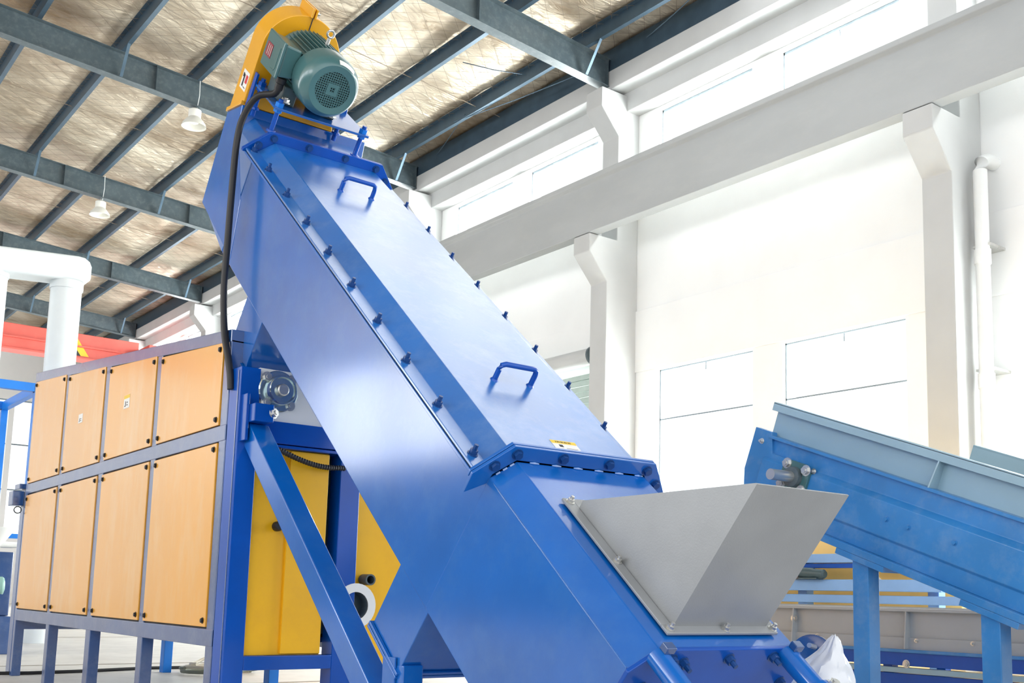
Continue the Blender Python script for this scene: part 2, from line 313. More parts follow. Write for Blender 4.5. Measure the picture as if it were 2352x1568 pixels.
for yr in RY:
    F = lambda x, y, z: Vector((x, y, roof_z(x) - .52 + z))
    r = MB(F); xs, xe = -6.0, 11.98
    r.box((xs, yr - .1, 0), (xe, yr + .1, .012)); r.box((xs, yr - .1, .505), (xe, yr + .1, .517)); r.box((xs, yr - .005, .012), (xe, yr + .005, .505)); r.box((xe - .02, yr - .1, .0), (xe, yr + .1, .517))
    ro = obj('rafter', r, RAFTER, ceiling)
    for xs_ in (3.1, 6.0, 9.0, 11.75):
        s_ = MB(F).box((xs_, yr - .095, .012), (xs_ + .01, yr + .095, .505)); obj('stiffener', s_, RAFTER, ro)
    for xe in PX[0:10:2]:
        b_ = MB(); zt = roof_z(xe) + .02; zb = roof_z(xe) - .5
        d = Vector((0, .38, zb - zt)).normalized(); p = Vector((xe - .05, yr - .48, zt)); q = Vector((xe - .05, yr - .1, zb))
        b_.plate([p + Vector((-.025, 0, 0)), p + Vector((.025, 0, 0)), q + Vector((.025, 0, 0)), q + Vector((-.025, 0, 0))], .006)
        b_.plate([p + Vector((.025, 0, 0)), p + Vector((.025, .03, .03)), q + Vector((.025, .03, .03)), q + Vector((.025, 0, 0))], .006)
        obj('fly_brace', b_, PURLIN, ro)
rods = sorted([12.0] + PX)
for ym in [RY[k] + BAY / 2 for k in range(0, 6)]:
    for a, b in zip(rods[:-1], rods[1:]):
        obj('sag_rod', MB().tube([(a - .05, ym, roof_z(a) + .1), (b - .05, ym + .05, roof_z(b) + .1)], .008, 5), WIRE, ceiling)
def brace_rod(p, q): obj('bracing_rod', MB().tube([p, ((p[0] + q[0]) / 2, (p[1] + q[1]) / 2, (p[2] + q[2]) / 2 - .03), q], .009, 5), PURLIN, ceiling)
brace_rod((11.2, 17.6, roof_z(11.2) + .02), (11.6, 13.9, roof_z(11.6) - .15)); brace_rod((11.2, 17.2, roof_z(11.2) + .05), (11.9, 19.5, roof_z(11.9) + .05))
brace_rod((11.3, 10.4, roof_z(11.2) + .02), (11.9, 13.0, roof_z(11.9) + .05)); brace_rod((10.2, 15.8, roof_z(10.2) + .18), (11.2, 15.2, roof_z(11.2) + .12))

# pendant lamps
for j, (lx, ly, lz) in enumerate([(6.80, 20.02, 9.70), (6.88, 26.44, 9.66)]):
    lamp = thing('pendant_lamp', ['white bell shaped pendant lamp under the nearer roof rafter', 'white bell shaped pendant lamp under the farther roof rafter'][j], 'lamp', (lx, ly, lz), 'high bay pendant lamps')
    obj('lamp_shade', MB().lathe([(.235, -.06), (.215, .0), (.15, .085), (.11, .13), (.105, .13), (.14, .085), (.205, 0), (.225, -.06)], (lx, ly, lz), (0, 0, 1), 28, cap=False), LAMPW, lamp, smooth=True)
    obj('lamp_housing', MB().lathe([(.11, .12), (.12, .14), (.12, .27), (.08, .30), (.02, .31)], (lx, ly, lz), (0, 0, 1), 20), LAMPW, lamp, smooth=True)
    obj('lamp_bulb', MB().lathe([(.02, -.01), (.08, .02), (.10, .08), (.06, .13)], (lx, ly, lz), (0, 0, 1), 16), LAMPW, lamp, smooth=True)
    obj('lamp_hanger', MB().tube([(lx, ly, lz + .3), (lx, ly - .0, roof_z(lx) - .5)], .014, 6), ZINC, lamp)
    obj('lamp_cable', MB().tube([(lx + .03, ly - .02, lz + .3), (lx + .03, ly - .11, roof_z(lx) - .3), (lx + .02, ly - .11, roof_z(lx) + .02)], .008, 5), WHITE, lamp)

# roller shutter, downpipe
dr = structure(link('door_1', None), 'pale green roller shutter door in the white wall', 'door')
obj('shutter_housing', MB().lathe([(.15, 0), (.15, 4.2)], (12.15, 14.25, 5.02), (0, 1, 0), 24), CONC_L, dr, smooth=True)
obj('housing_end_plate', MB().lathe([(.17, 0), (.17, .05)], (12.15, 14.2, 5.02), (0, 1, 0), 24), RAFTER, dr, smooth=True)
for i in range(14):
    z = 4.72 - .105 * i; obj('shutter_slat', MB().box((12.15, 14.25, z - .1), (12.19 + .012 * (i % 2), 18.4, z)), SLAT, dr, bevel=.012)
dp = thing('downpipe', 'white plastic downpipe beside the nearest concrete column', 'pipe', (12.05, 6.80, 0))
obj('pipe_barrel', MB().tube([(12.05, 6.80, 0), (12.05, 6.80, 6.15), (12.09, 6.80, 6.27), (12.2, 6.80, 6.33), (12.4, 6.80, 6.33)], .085, 16), WHITE, dp, smooth=True)
for z in (4.95, 3.4, 1.6):
    obj('pipe_collar', MB().lathe([(.10, 0), (.10, .18)], (12.05, 6.80, z), (0, 0, 1), 18), WHITE, dp, smooth=True)
    obj('pipe_clip', MB().box((12.03, 6.68, z + .22), (12.4, 6.92, z + .25)), ZINC, dp)

# ------------------------------------------------------------------ friction washer (x across, s along the 40 degree slope, t square to it)
A = math.radians(40); UU = Vector((0, math.cos(A), math.sin(A))); WW = Vector((0, -math.sin(A), math.cos(A))); XX = Vector((1, 0, 0))
W = lambda x, s, t: XX * x + UU * s + WW * t
washer = thing('friction_washer', 'tall blue inclined friction washer with bolted lid, motor and steel hopper', 'machine', (2.77, 2.9, 0))
XC = 2.773; XL, XR = 2.355, 3.191
obj('trough', MB(W).add(*(lambda P: ([(p[0], s, p[1]) for s in (3.36, 6.62) for p in P], [(0, 1, 2, 3), (7, 6, 5, 4), (0, 4, 5, 1), (1, 5, 6, 2), (2, 6, 7, 3), (3, 7, 4, 0)]))([(XL, -1.205), (XL, -1.863), (XR, -1.863), (XR, -1.205)])), BLUE, washer, bevel=.006)
for sx in (-1, 1):
    X = lambda v: XC + sx * (XC - v)
    a, b = sorted((X(2.286), X(2.37)))
    obj('trough_flange', MB(W).box((a, 3.40, -1.218), (b, 6.60, -1.204)), BLUE, washer, bevel=.002)
    obj('flange_gasket', MB(W).box((a + .006, 3.40, -1.204), (b - .006, 6.60, -1.197)), BLACK, washer)
lidp_o = [(2.286, -1.185), (2.362, -1.185), (2.44, -1.112), (3.106, -1.112), (3.184, -1.185), (3.26, -1.185)]
lidp_i = [(2.286, -1.197), (2.357, -1.197), (2.436, -1.124), (3.110, -1.124), (3.189, -1.197), (3.26, -1.197)]
P12 = lidp_o + lidp_i[::-1]
lid = obj('lid', MB(W).add([(p[0], s, p[1]) for s in (3.40, 6.60) for p in P12],
      [(i, (i + 1) % 12, 12 + (i + 1) % 12, 12 + i) for i in range(12)] + [(k, k + 1, 10 - k, 11 - k) for k in range(5)] + [(12 + 11 - k, 12 + 10 - k, 12 + k + 1, 12 + k) for k in range(5)]), BLUE_LID, washer, bevel=.003)
for i in range(10):
    s = 6.633 - .3494 * i
    for x in (2.328, 3.220):
        if x > 3 and i == 0: continue
        put('bolt', BOLT_STUD, lid, W(x, s if i else 6.575, -1.185), WW, UU)
for s in (6.05, 4.01):
    h = MB(W); h.tube([(2.668, s, -1.112), (2.668, s, -1.055), (2.672, s, -1.037), (2.690, s, -1.028), (2.845, s, -1.028), (2.860, s, -1.037), (2.864, s, -1.055), (2.864, s, -1.112)], .0125, 12)
    hd = obj('handle', h, BLUE_DEEP, lid, smooth=True)
    for x in (2.668, 2.864): obj('handle_foot', MB(W).lathe([(.02, 0), (.014, .008)], (x, s, -1.112), (0, 0, 1), 12), BLUE_DEEP, hd)
# sticker on the lid, with its yellow heading
stk = obj('warning_sticker', MB(W).box((2.705, 3.488, -1.112), (2.838, 3.552, -1.1105)), PAPER, washer); stk['label'] = 'white sticker with yellow heading on lid'
obj('sticker_heading', MB(W).box((2.705, 3.53, -1.1105), (2.838, 3.552, -1.1098)), STICKY, stk)
im = MB(W)
for i in range(9): im.box((2.728 + .0095 * i, 3.536, -1.1098), (2.7325 + .0095 * i + .002 * (i % 2), 3.546, -1.1095))
im.box((2.735, 3.505, -1.1105), (2.755, 3.522, -1.110)); im.box((2.765, 3.497, -1.1105), (2.825, 3.499, -1.110))
obj('sticker_print', im, INK, stk)
# flanged collars round the lid, two bolted rings at each end
def collar(name, s0, s1, par, drop):
    o = [(2.272, -1.20 - drop), (2.272, -1.195), (2.404, -1.055), (3.140, -1.055), (3.272, -1.195), (3.272, -1.20 - drop)]
    i = [(2.355, -1.205 - drop * .35), (2.362, -1.19), (2.44, -1.116), (3.106, -1.116), (3.184, -1.19), (3.191, -1.205 - drop * .35)]
    mb = MB(W)
    vs = [(p[0], s, p[1]) for s in (s0, s1) for p in o + i]; n = 6; fs = []
    for k in range(5):
        fs += [(k, k + 1, n + k + 1, n + k), (12 + k + 1, 12 + k, 12 + n + k, 12 + n + k + 1), (k, 12 + k, 12 + k + 1, k + 1), (n + k, n + k + 1, 12 + n + k + 1, 12 + n + k)]
    fs += [(0, n, 12 + n, 12), (5, 17, 12 + n + 5, n + 5)]
    mb.add(vs, fs); return obj(name, mb, BLUE_DEEP if drop < .02 else BLUE, par, bevel=.002)
low1 = collar('lower_collar', 3.366, 3.380, washer, .085); low2 = collar('lower_collar', 3.384, 3.398, washer, .02)
up1 = collar('upper_collar', 6.602, 6.614, washer, .01); up2 = collar('upper_collar', 6.618, 6.632, washer, .01)
for (c, s) in ((low1, 3.366), (up1, 6.602)):
    for (x, t) in ((2.428, -1.088), (2.65, -1.082), (2.89, -1.082), (3.105, -1.090), (2.352, -1.150), (3.19, -1.152)):
        put('bolt', BOLT_HEAD, c, W(x, s, t), -UU, XX)
# feed housing below the collar
hp = [(XL, -1.206), (2.44, -1.12), (3.106, -1.12), (XR, -1.206), (XR, -1.863), (XL, -1.863)]
s_lo, s_hi = 2.335, 3.366
feed = obj('feed_housing', MB(W).add([(p[0], s, p[1]) for s in (s_lo, s_hi) for p in hp],
      [(i, (i + 1) % 6, 6 + (i + 1) % 6, 6 + i) for i in range(6)] + [(5, 4, 3, 2, 1, 0), (6, 7, 8, 9, 10, 11)]), BLUE, washer, bevel=.004)
obj('weld_seam', MB(W).tube([(XL, 3.33, -1.206), (XL, 2.34, -1.206)], .0025, 6), BLUE_LID, feed)
for i in range(6): obj('weld_bead', MB(W).tube([(2.50 + .11 * i, 3.362, -1.118), (2.52 + .11 * i, 3.360, -1.116), (2.545 + .11 * i, 3.362, -1.118)], [.003, .0065, .003], 6), BLUE_LID, feed)
for i in range(3): obj('weld_bead', MB(W).tube([(2.375 + .022 * i, 3.362, -1.187 + .022 * i), (2.388 + .022 * i, 3.362, -1.174 + .022 * i)], .006, 6), BLUE_LID, feed)
# lower end plate with bolts and two tensioning screws
ep = obj('end_plate', MB(W).add([(p[0], s, p[1]) for s in (2.318, 2.335) for p in [(2.345, -1.205), (2.435, -1.113), (3.112, -1.113), (3.201, -1.205), (3.201, -1.87), (2.345, -1.87)]],
      [(0, 1, 2, 3, 4, 5), (11, 10, 9, 8, 7, 6)] + [(i, 6 + i, 6 + (i + 1) % 6, (i + 1) % 6) for i in range(6)]), BLUE_DEEP, washer, bevel=.003)
for x, t in ((2.50, -1.15), (2.56, -1.165), (2.77, -1.152), (2.99, -1.147), (2.44, -1.27), (2.47, -1.40), (3.12, -1.27), (3.12, -1.40)):
    put('bolt', BOLT_STUD, ep, W(x, 2.318, t), -UU, XX)
for (x0, lab) in ((2.425, 0), (3.05, 1)):
    tb = obj('tension_tube', MB(W).tube([(x0, 2.318, -1.135), (x0, 1.95, -1.135)], .037, 18), BLUE, ep, smooth=True)
    obj('tube_lug', MB(W).box((x0 - .012, 2.285, -1.10), (x0 + .03, 2.318, -1.075)), NAVY, tb, bevel=.003)
    obj('clamp_ring', MB(W).lathe([(.047, 0), (.047, .045)], (x0, 2.14, -1.135), (0, -1, 0), 18), BLUE, tb, smooth=True)
    put('clamp_bolt', BOLT_BIG, tb, W(x0 + .03, 2.115, -1.10), WW, UU)
# inspection handwheel beyond the lower end
# stainless hopper bolted on the feed opening
hop = sub_empty('hopper', washer); hop['label'] = 'stainless steel feed hopper'
hf = MB(W); tz = -1.112
hf.box((2.506, 2.386, tz), (3.050, 2.428, tz + .010)); hf.box((2.506, 2.428, tz), (2.552, 3.118, tz + .010)); hf.box((3.018, 2.428, tz), (3.062, 3.118, tz + .010)); hf.box((2.552, 3.06, tz), (3.018, 3.118, tz + .010))
obj('hopper_flange', hf, STEEL, hop, bevel=.002)
th = .006
def hp_plate(name, pts, t): return obj(name, MB().plate(pts, t), STEEL, hop)
BL, BR = 2.554, 3.016; FY, FZ = 2.573, .709; TY, TZ = 2.209, 1.160; KY, KZ = 3.060, 1.118
hp_plate('hopper_side_wall', [(BL, FY, FZ), (BL, TY, TZ), (BL, 3.035, 1.150), (BL, KY, KZ)], th)
hp_plate('hopper_side_wall', [(BR, FY, FZ), (BR, KY, KZ), (BR, 3.035, 1.150), (BR, TY, TZ)], th)
hp_plate('hopper_front_wall', [(BL, FY, FZ), (BR, FY, FZ), (BR, TY, TZ), (BL, TY, TZ)], -th)
wl_ = MB()
for (a, b) in ((.0, .09), (.45, .58), (.93, 1.0)): wl_.tube([(BL + (BR - BL) * a, FY - .004, FZ + .002), (BL + (BR - BL) * b, FY - .004, FZ + .002)], .0055, 6)
for (a, b) in ((.02, .12), (.62, .70)): wl_.tube([(BL - .003, FY + (KY - FY) * a, FZ + (KZ - FZ) * a + .002), (BL - .003, FY + (KY - FY) * b, FZ + (KZ - FZ) * b + .002)], .0055, 6)
obj('hopper_weld', wl_, ZINC, hop)
for x, s in ((2.53, 3.095), (2.53, 2.75), (2.53, 2.408), (2.79, 2.404), (3.035, 2.406), (3.04, 2.75), (3.04, 3.095)): put('hopper_bolt', BOLT_ZINC, hop, W(x, s, tz + .010), WW, UU)
# discharge boxes square to the slope: upper one into the dryer, lower one as drain
for nm, s0, s1, t1 in (('discharge_chute', 5.743, 6.05, -2.165), ('drain_box', 3.342, 3.645, -2.185)):
    d = obj(nm, MB(W).box((XL + .002, s0, t1), (XR - .002, s1, -1.85)), BLUE, washer, bevel=.004)
    obj('chute_flange', MB(W).box((XL - .012, s0 - .012, t1 - .016), (XR + .012, s1 + .012, t1 - .002)), BLUE, d, bevel=.002)
    obj('chute_flange', MB(W).box((XL - .012, s0 - .012, t1 - .034), (XR + .012, s1 + .012, t1 - .020)), BLUE, d, bevel=.002)
# drive head at the top
hd = obj('drive_head', MB(W).add([(p[0], s, p[1]) for (s, P) in ((6.63, [(XL, -1.863), (XL, -1.20), (2.44, -1.12), (3.106, -1.12), (XR, -1.20), (XR, -1.863)]), (7.05, [(XL, -1.80), (XL, -1.20), (2.44, -1.118), (3.106, -1.118), (XR, -1.20), (XR, -1.80)])) for p in P],
      [(i, (i + 1) % 6, 6 + (i + 1) % 6, 6 + i) for i in range(6)] + [(5, 4, 3, 2, 1, 0), (6, 7, 8, 9, 10, 11)]), BLUE_LID, washer, bevel=.004)
bb = obj('belt_box', MB(W).add([(x, s, t) for x in (XL - .003, XR + .003) for (s, t) in ((7.05, -1.066), (7.26, -1.19), (7.20, -1.79), (6.46, -1.83), (6.6, -1.5), (7.0, -1.2))], [(0, 1, 2, 3, 4, 5), (11, 10, 9, 8, 7, 6)] + [(i, 6 + i, 6 + (i + 1) % 6, (i + 1) % 6) for i in range(6)]), BLUE, washer, bevel=.004)
# belt guard
gx, gt, gr = 2.600, -.682, .246
arc = [(gx + gr * math.cos(math.radians(180 - 6 * k)), gt + gr * math.sin(math.radians(180 - 6 * k))) for k in range(31)]
go = [(XL - .002, -1.062)] + arc + [(2.95, -1.062)]
go_b = [(XL - .002, -1.19)] + arc + [(3.0, -1.19)]
n = len(go)
guard = obj('belt_guard', MB(W).add([(p[0], 7.05, p[1]) for p in go] + [(p[0], 7.255, p[1]) for p in go_b], [tuple(range(n)), tuple(range(n, 2 * n))[::-1]] + [(i, n + i, n + (i + 1) % n, (i + 1) % n) for i in range(n)]), GUARD, washer, smooth=True, bevel=.004)
obj('guard_foot_lip', MB(W).add([(x, s, t) for x in (XL - .016, XL + .05) for (s, t) in ((7.05, -1.066), (7.26, -1.192), (7.262, -1.165), (7.05, -1.04))], [(0, 1, 2, 3), (7, 6, 5, 4), (0, 4, 5, 1), (1, 5, 6, 2), (2, 6, 7, 3), (3, 7, 4, 0)]), GUARD, guard, bevel=.003)
for i in (0, 1): obj('guard_ear', MB(W).box((2.575 + .022 * i, 7.03, -.44), (2.587 + .022 * i, 7.26, -.385)), GUARD, guard, bevel=.002)
for s in (7.06, 7.235): put('ear_bolt', BOLT_ZINC, guard, W(2.609, s, -.41), XX, UU)
obj('guard_seam', MB(W).box((2.592, 7.046, -.57), (2.597, 7.0505, -.437)), INK, guard)
gs = obj('guard_sticker', MB(W).box((XL - .0035, 7.085, -1.00), (XL - .0022, 7.20, -.885)), PAPER, guard); gs['label'] = 'white pictogram sticker with red bar'
gk = MB(W)
gk.box((XL - .0040, 7.15, -.985), (XL - .0035, 7.175, -.91)); gk.box((XL - .0040, 7.165, -.93), (XL - .0035, 7.19, -.905)); gk.box((XL - .0040, 7.10, -.985), (XL - .0035, 7.14, -.98))
obj('sticker_print', gk, INK, gs); obj('sticker_bar', MB(W).box((XL - .0040, 7.095, -.955), (XL - .0035, 7.135, -.905)), STICKR, gs)
# motor plate on threaded studs
mpl = obj('motor_plate', MB(W).box((2.375, 6.60, -.922), (2.985, 7.045, -.908)), BLUE, washer, bevel=.002)
for x in (2.41, 2.955):
    for s in (6.64, 7.0):
        st = obj('adjusting_stud', MB(W).tube([(x, s, -1.10), (x, s, -.865)], .014, 10), BLUE_DEEP, mpl, smooth=True)
        obj('stud_base', MB(W).lathe([(.03, 0), (.024, .012)], (x, s, -1.063 if s < 6.8 else -1.055), (0, 0, 1), 12), BLUE_DEEP, st)
for x in (2.41, 2.955):
    for s in (6.64, 7.0):
        nb = MB(W); nb.prism([(x + p[0], s + p[1]) for p in hexpoly(.026)], 2, -.908, -.884); nb.prism([(x + p[0], s + p[1]) for p in hexpoly(.026)], 2, -.942, -.922); obj('stud_nut', nb, BLUE_BRIGHT if s < 6.8 else BLUE_DEEP, mpl)
obj('tension_bracket', MB(W).box((2.365, 7.0, -1.07), (2.377, 7.045, -.85)), BLUE_DEEP, mpl)
# electric motor
MC = (2.603, 0, -.682)
motor = sub_empty('motor', washer); motor['label'] = 'grey green electric motor with slotted fan cover'
def ML(prof, n=40): return MB(W).lathe([(r, s) for r, s in prof], (MC[0], 0, MC[2]), (0, 1, 0), n)
obj('motor_body', ML([(.06, 6.60), (.150, 6.62), (.150, 7.00), (.165, 7.01), (.165, 7.035), (.10, 7.045)]), MOTOR, motor, smooth=True)
obj('fan_cover', MB(W).lathe([(.103, 6.462), (.140, 6.458), (.146, 6.462), (.168, 6.500), (.176, 6.517), (.179, 6.54), (.179, 6.655), (.172, 6.655), (.170, 6.54), (.150, 6.52), (.103, 6.472)], (MC[0], 0, MC[2]), (0, 1, 0), 48, cap=False).add([], []), MOTOR, motor, smooth=True)
gm = MB(W); R = .104
for k in range(-8, 9):
    c = k * .0132; 
    if abs(c) < R:
        h = math.sqrt(R * R - c * c); gm.box((MC[0] + c - .0026, 6.464, MC[2] - h), (MC[0] + c + .0026, 6.468, MC[2] + h)); gm.box((MC[0] - h, 6.464, MC[2] + c - .0026), (MC[0] + h, 6.468, MC[2] + c + .0026))
obj('fan_grille', gm, MOTOR, motor)
pl = MB(W)
for (a, b, c, d) in ((-.034, -.034, .034, -.014), (-.034, .014, .034, .034), (-.034, -.014, -.014, .014), (.014, -.014, .034, .014)): pl.box((MC[0] + a, 6.4625, MC[2] + b), (MC[0] + c, 6.466, MC[2] + d))
obj('grille_plate', pl, MOTOR, motor)
obj('fan_disc', ML([(.11, 6.50), (.11, 6.51)], 24), BLACK, motor)
fin = MB().box((-.0022, 0, .148), (.0022, .345, .180)); fin_me = mesh_of('cooling_fin', fin, MOTOR)
nf = 44
for k in range(nf):
    a = 2 * math.pi * k / nf
    rad = XX * math.sin(a) + WW * math.cos(a); M = Matrix((rad.cross(UU) * -1, UU, rad)).transposed().to_4x4()
    if M.determinant() < 0: M = Matrix((rad.cross(UU), UU, rad)).transposed().to_4x4()
    M.translation = W(MC[0], 6.657, MC[2])
    if WW.dot(rad) < -.80: continue
    link('cooling_fin', fin_me, motor, M)
for x in (MC[0] - .13, MC[0] + .13):
    obj('motor_foot', MB(W).box((x - .045, 6.70, -.908), (x + .045, 6.96, -.80)), MOTOR_DARK, motor, bevel=.008)
    put('foot_bolt', BOLT_BIG, motor, W(x - .02 if x < MC[0] else x + .02, 6.69, -.885), WW, UU)
tbx = obj('terminal_box', MB(W).add([(x, s, t) for (x, a) in ((2.348, 0), (2.452, .012)) for (s, t) in ((6.655 + a, -.755 + a), (6.925 - a, -.755 + a), (6.925 - a, -.565 - a), (6.655 + a, -.565 - a))], [(0, 1, 2, 3), (7, 6, 5, 4), (0, 4, 5, 1), (1, 5, 6, 2), (2, 6, 7, 3), (3, 7, 4, 0)]), MOTOR, motor, bevel=.01)
obj('terminal_box_lid', MB(W).box((2.330, 6.645, -.765), (2.348, 6.935, -.555)), MOTOR, motor, bevel=.006)
obj('lid_ridge', MB(W).tube([(2.329, 6.68, -.60), (2.329, 6.68, -.72), (2.329, 6.70, -.735), (2.329, 6.75, -.735)], .003, 6), MOTOR, motor)
obj('nameplate', MB(W).box((2.3275, 6.80, -.70), (2.330, 6.90, -.62)), MAROON, motor)
nm = MB(W)
for i in range(3): nm.box((2.3268, 6.81 + .028 * i, -.69), (2.3275, 6.814 + .028 * i, -.63))
obj('nameplate_stripe', nm, PAPER, motor)
obj('cable_gland', MB(W).lathe([(.03, 0), (.03, .03), (.024, .035), (.024, .07)], (2.395, 6.70, -.76), (0, 0, -1), 16), BLACK, motor, smooth=True)
eb = MB(W); eb.tube([(MC[0], 6.75, -.51), (MC[0] + .002, 6.75, -.47)], .011, 10)
cxe, cte = MC[0] + .003, -.442
eb.tube([(cxe + .0205 * math.cos(2 * math.pi * k / 18), 6.75, cte + .0205 * math.sin(2 * math.pi * k / 18)) for k in range(19)], .0072, 8)
obj('eye_bolt', eb, ZINC, motor, smooth=True)
ml = MB(W); ang0, ang1 = math.radians(52), math.radians(92)
rr_ = .1585
for k in range(8):
    a0 = ang0 + (ang1 - ang0) * k / 8; a1 = ang0 + (ang1 - ang0) * (k + 1) / 8
    ml.add([(MC[0] + r * math.cos(q), h, MC[2] + r * math.sin(q)) for r, h, q in ((.150, 6.4655, a0), (.150, 6.4655, a1), (.1675, 6.4958, a1), (.1675, 6.4958, a0))], [(0, 1, 2, 3)])
obj('motor_label', ml, PAPER, motor)
# brace and posts that carry the trough
BX0, BX1 = 2.33, 2.445
bd = Vector((0, 4.185 - 5.538, .429 - 1.620)).normalized(); bn = Vector((0, -.661, .751)); p0 = Vector((0, 5.538, 1.620)) - bd * .12; p1 = Vector((0, 4.185, .429)) + bd * .25
brm = MB(); hgt = .125
brm.add([(x, *(p + bn * q).yz) for x in (BX0, BX1) for (p, q) in ((p0, 0), (p1, 0), (p1, -hgt), (p0, -hgt))], [(0, 1, 2, 3), (7, 6, 5, 4), (0, 4, 5, 1), (1, 5, 6, 2), (2, 6, 7, 3), (3, 7, 4, 0)])
obj('diagonal_brace', brm, BLUE, washer, bevel=.006)
bk = obj('brace_bracket', MB().box((2.30, 5.60, 1.60), (2.318, 5.83, 1.86)), BLUE_DEEP, washer, bevel=.003)
obj('brace_lug', MB().box((2.318, 5.53, 1.70), (2.43, 5.67, 1.80)), BLUE_DEEP, washer, bevel=.004)
put('bolt', BOLT_BIG, washer, (2.43, 5.545, 1.755), (0.5, -1, 0.2), (0, 0, 1))
for x in (2.355, 3.10):
    obj('support_post', MB().box((x, 3.93, 0), (x + .1, 4.05, .50)), BLUE, washer, bevel=.006)
    obj('post_foot', MB().box((x - .05, 3.88, 0), (x + .15, 4.10, .015)), BLUE, washer)
obj('post_gusset', MB().box((2.345, 3.98, .38), (2.352, 4.08, .53)), BLUE, washer)
for x in (2.40, 3.05): obj('front_foot', MB().box((x, 2.95, 0), (x + .1, 3.05, .16)), BLUE, washer, bevel=.005)

# ------------------------------------------------------------------ dryer cabinet beside the washer head
CX0, CX1 = 2.286, 3.66; CY0, CY1 = 5.84, 10.41
dry = thing('dryer_cabinet', 'long dryer cabinet clad in yellow panels with blue grey frame', 'machine', (2.9, 8.1, 0))
def top_z(y): return 2.258 + (y - 5.834) * .0922
fx = CX0; fd = .055
colsY = [(10.36, 9.34), (9.25, 8.235), (8.125, 7.09), (7.0, 5.935)]
posts = [(10.36, 10.42), (9.25, 9.34), (8.235 - .11, 8.235), (7.0, 7.09), (5.84, 5.935)]
for (a, b) in posts:
    obj('frame_post', MB().add([(x, y, z) for x in (fx, fx + .075) for (y, z) in ((a, 0), (b, 0), (b, top_z(b) - .06), (a, top_z(a) - .06))], [(0, 1, 2, 3), (7, 6, 5, 4), (0, 4, 5, 1), (1, 5, 6, 2), (2, 6, 7, 3), (3, 7, 4, 0)]), NAVY, dry, bevel=.004)
obj('top_rail', MB().add([(x, y, z) for x in (fx - .003, fx + .08) for (y, z) in ((CY0, top_z(CY0) - .075), (CY1, top_z(CY1) - .085), (CY1, top_z(CY1)), (CY0, top_z(CY0)))], [(0, 1, 2, 3), (7, 6, 5, 4), (0, 4, 5, 1), (1, 5, 6, 2), (2, 6, 7, 3), (3, 7, 4, 0)]), NAVY, dry, bevel=.004)
obj('middle_rail', MB().add([(x, y, z) for x in (fx - .003, fx + .06) for (y, z) in ((CY0, 1.620), (CY1, 1.580), (CY1, 1.668), (CY0, 1.712))], [(0, 1, 2, 3), (7, 6, 5, 4), (0, 4, 5, 1), (1, 5, 6, 2), (2, 6, 7, 3), (3, 7, 4, 0)]), NAVY, dry, bevel=.004)
obj('bottom_rail', MB().box((fx - .003, CY0, .478), (fx + .075, CY1, .572)), NAVY, dry, bevel=.004)
for ci, (ya, yb) in enumerate(colsY):
    mz = lambda y: 1.712 - (y - 5.84) * .0098
    for row in (0, 1):
        if row == 0: q = [(yb + .008, mz(yb) + .004), (ya - .008, mz(ya) + .004), (ya - .008, top_z(ya) - .088), (yb + .008, top_z(yb) - .072)]
        else: q = [(yb + .008, .582), (ya - .008, .582), (ya - .008, mz(ya) - .102), (yb + .008, mz(yb) - .098)]
        pn = obj('door_panel', MB().add([(x, y, z) for x in (fx - .008, fx + .012) for (y, z) in q], [(3, 2, 1, 0), (4, 5, 6, 7), (0, 1, 5, 4), (1, 2, 6, 5), (2, 3, 7, 6), (3, 0, 4, 7)]), YELLOW, dry, bevel=.003)
        for (y, z), (dy, dz) in zip(q, ((.035, .035), (-.035, .035), (-.035, -.035), (.035, -.035))): put('screw', SCREW, pn, (fx - .008, y + dy, z + dz), (-1, 0, 0))
        g_ = MB(); g_.add([(fx + .013, y, z) for (y, z) in [(q[0][0] - .014, q[0][1] - .012), (q[1][0] + .014, q[1][1] - .012), (q[2][0] + .014, q[2][1] + .012), (q[3][0] - .014, q[3][1] + .012)]] + [(fx + .0135, q[0][0], q[0][1])], [(0, 1, 2, 3)]); 
        obj('panel_seal', g_, BLACK, pn)
for (y0, y1, z0, z1, yel) in ((7.60, 7.725, 2.022, 2.115, True), (8.745, 8.86, 2.045, 2.115, False)):
    sk = obj('warning_sticker', MB().box((fx - .0098, y0, z0), (fx - .0083, y1, z1)), PAPER, dry); sk['label'] = 'small white sticker with black marks'
    if yel: obj('sticker_heading', MB().box((fx - .0103, y0, z1 - .024), (fx - .0098, y1, z1)), STICKY, sk)
    pk = MB()
    for (a, b, c, d) in ((.62, .18, .74, .55), (.3, .2, .5, .28), (.3, .4, .5, .48), (.66, .15, .86, .22)): pk.box((fx - .0102, y0 + (y1 - y0) * a, z0 + (z1 - z0) * b), (fx - .0098, y0 + (y1 - y0) * c, z0 + (z1 - z0) * d))
    obj('sticker_print', pk, INK, sk)
# end frame, bearing and pipes
EY = 5.672
obj('end_post', MB().box((2.286, EY, 0), (2.402, EY + .155, 2.02)), BLUE_DEEP, dry, bevel=.004)
obj('end_post_strip', MB().box((2.282, EY + .02, 0), (2.286, EY + .03, 2.0)), NAVY, dry)
obj('end_post', MB().box((2.925, EY + .0, 0), (3.055, EY + .13, 1.60)), BLUE_DEEP, dry, bevel=.004)
obj('end_beam', MB().box((2.402, EY, 1.61), (3.66, EY + .12, 1.735)), BLUE_DEEP, dry, bevel=.004)
obj('end_beam_lip', MB().box((2.402, EY - .01, 1.585), (3.66, EY + .12, 1.603)), BLUE_DEEP, dry, bevel=.003)
obj('end_beam', MB().box((2.402, EY, .36), (2.925, EY + .1, .436)), BLUE_DEEP, dry, bevel=.004)
obj('end_panel', MB().box((2.402, EY + .04, .438), (2.865, EY + .07, 1.585)), YELLOW_END, dry, bevel=.003)
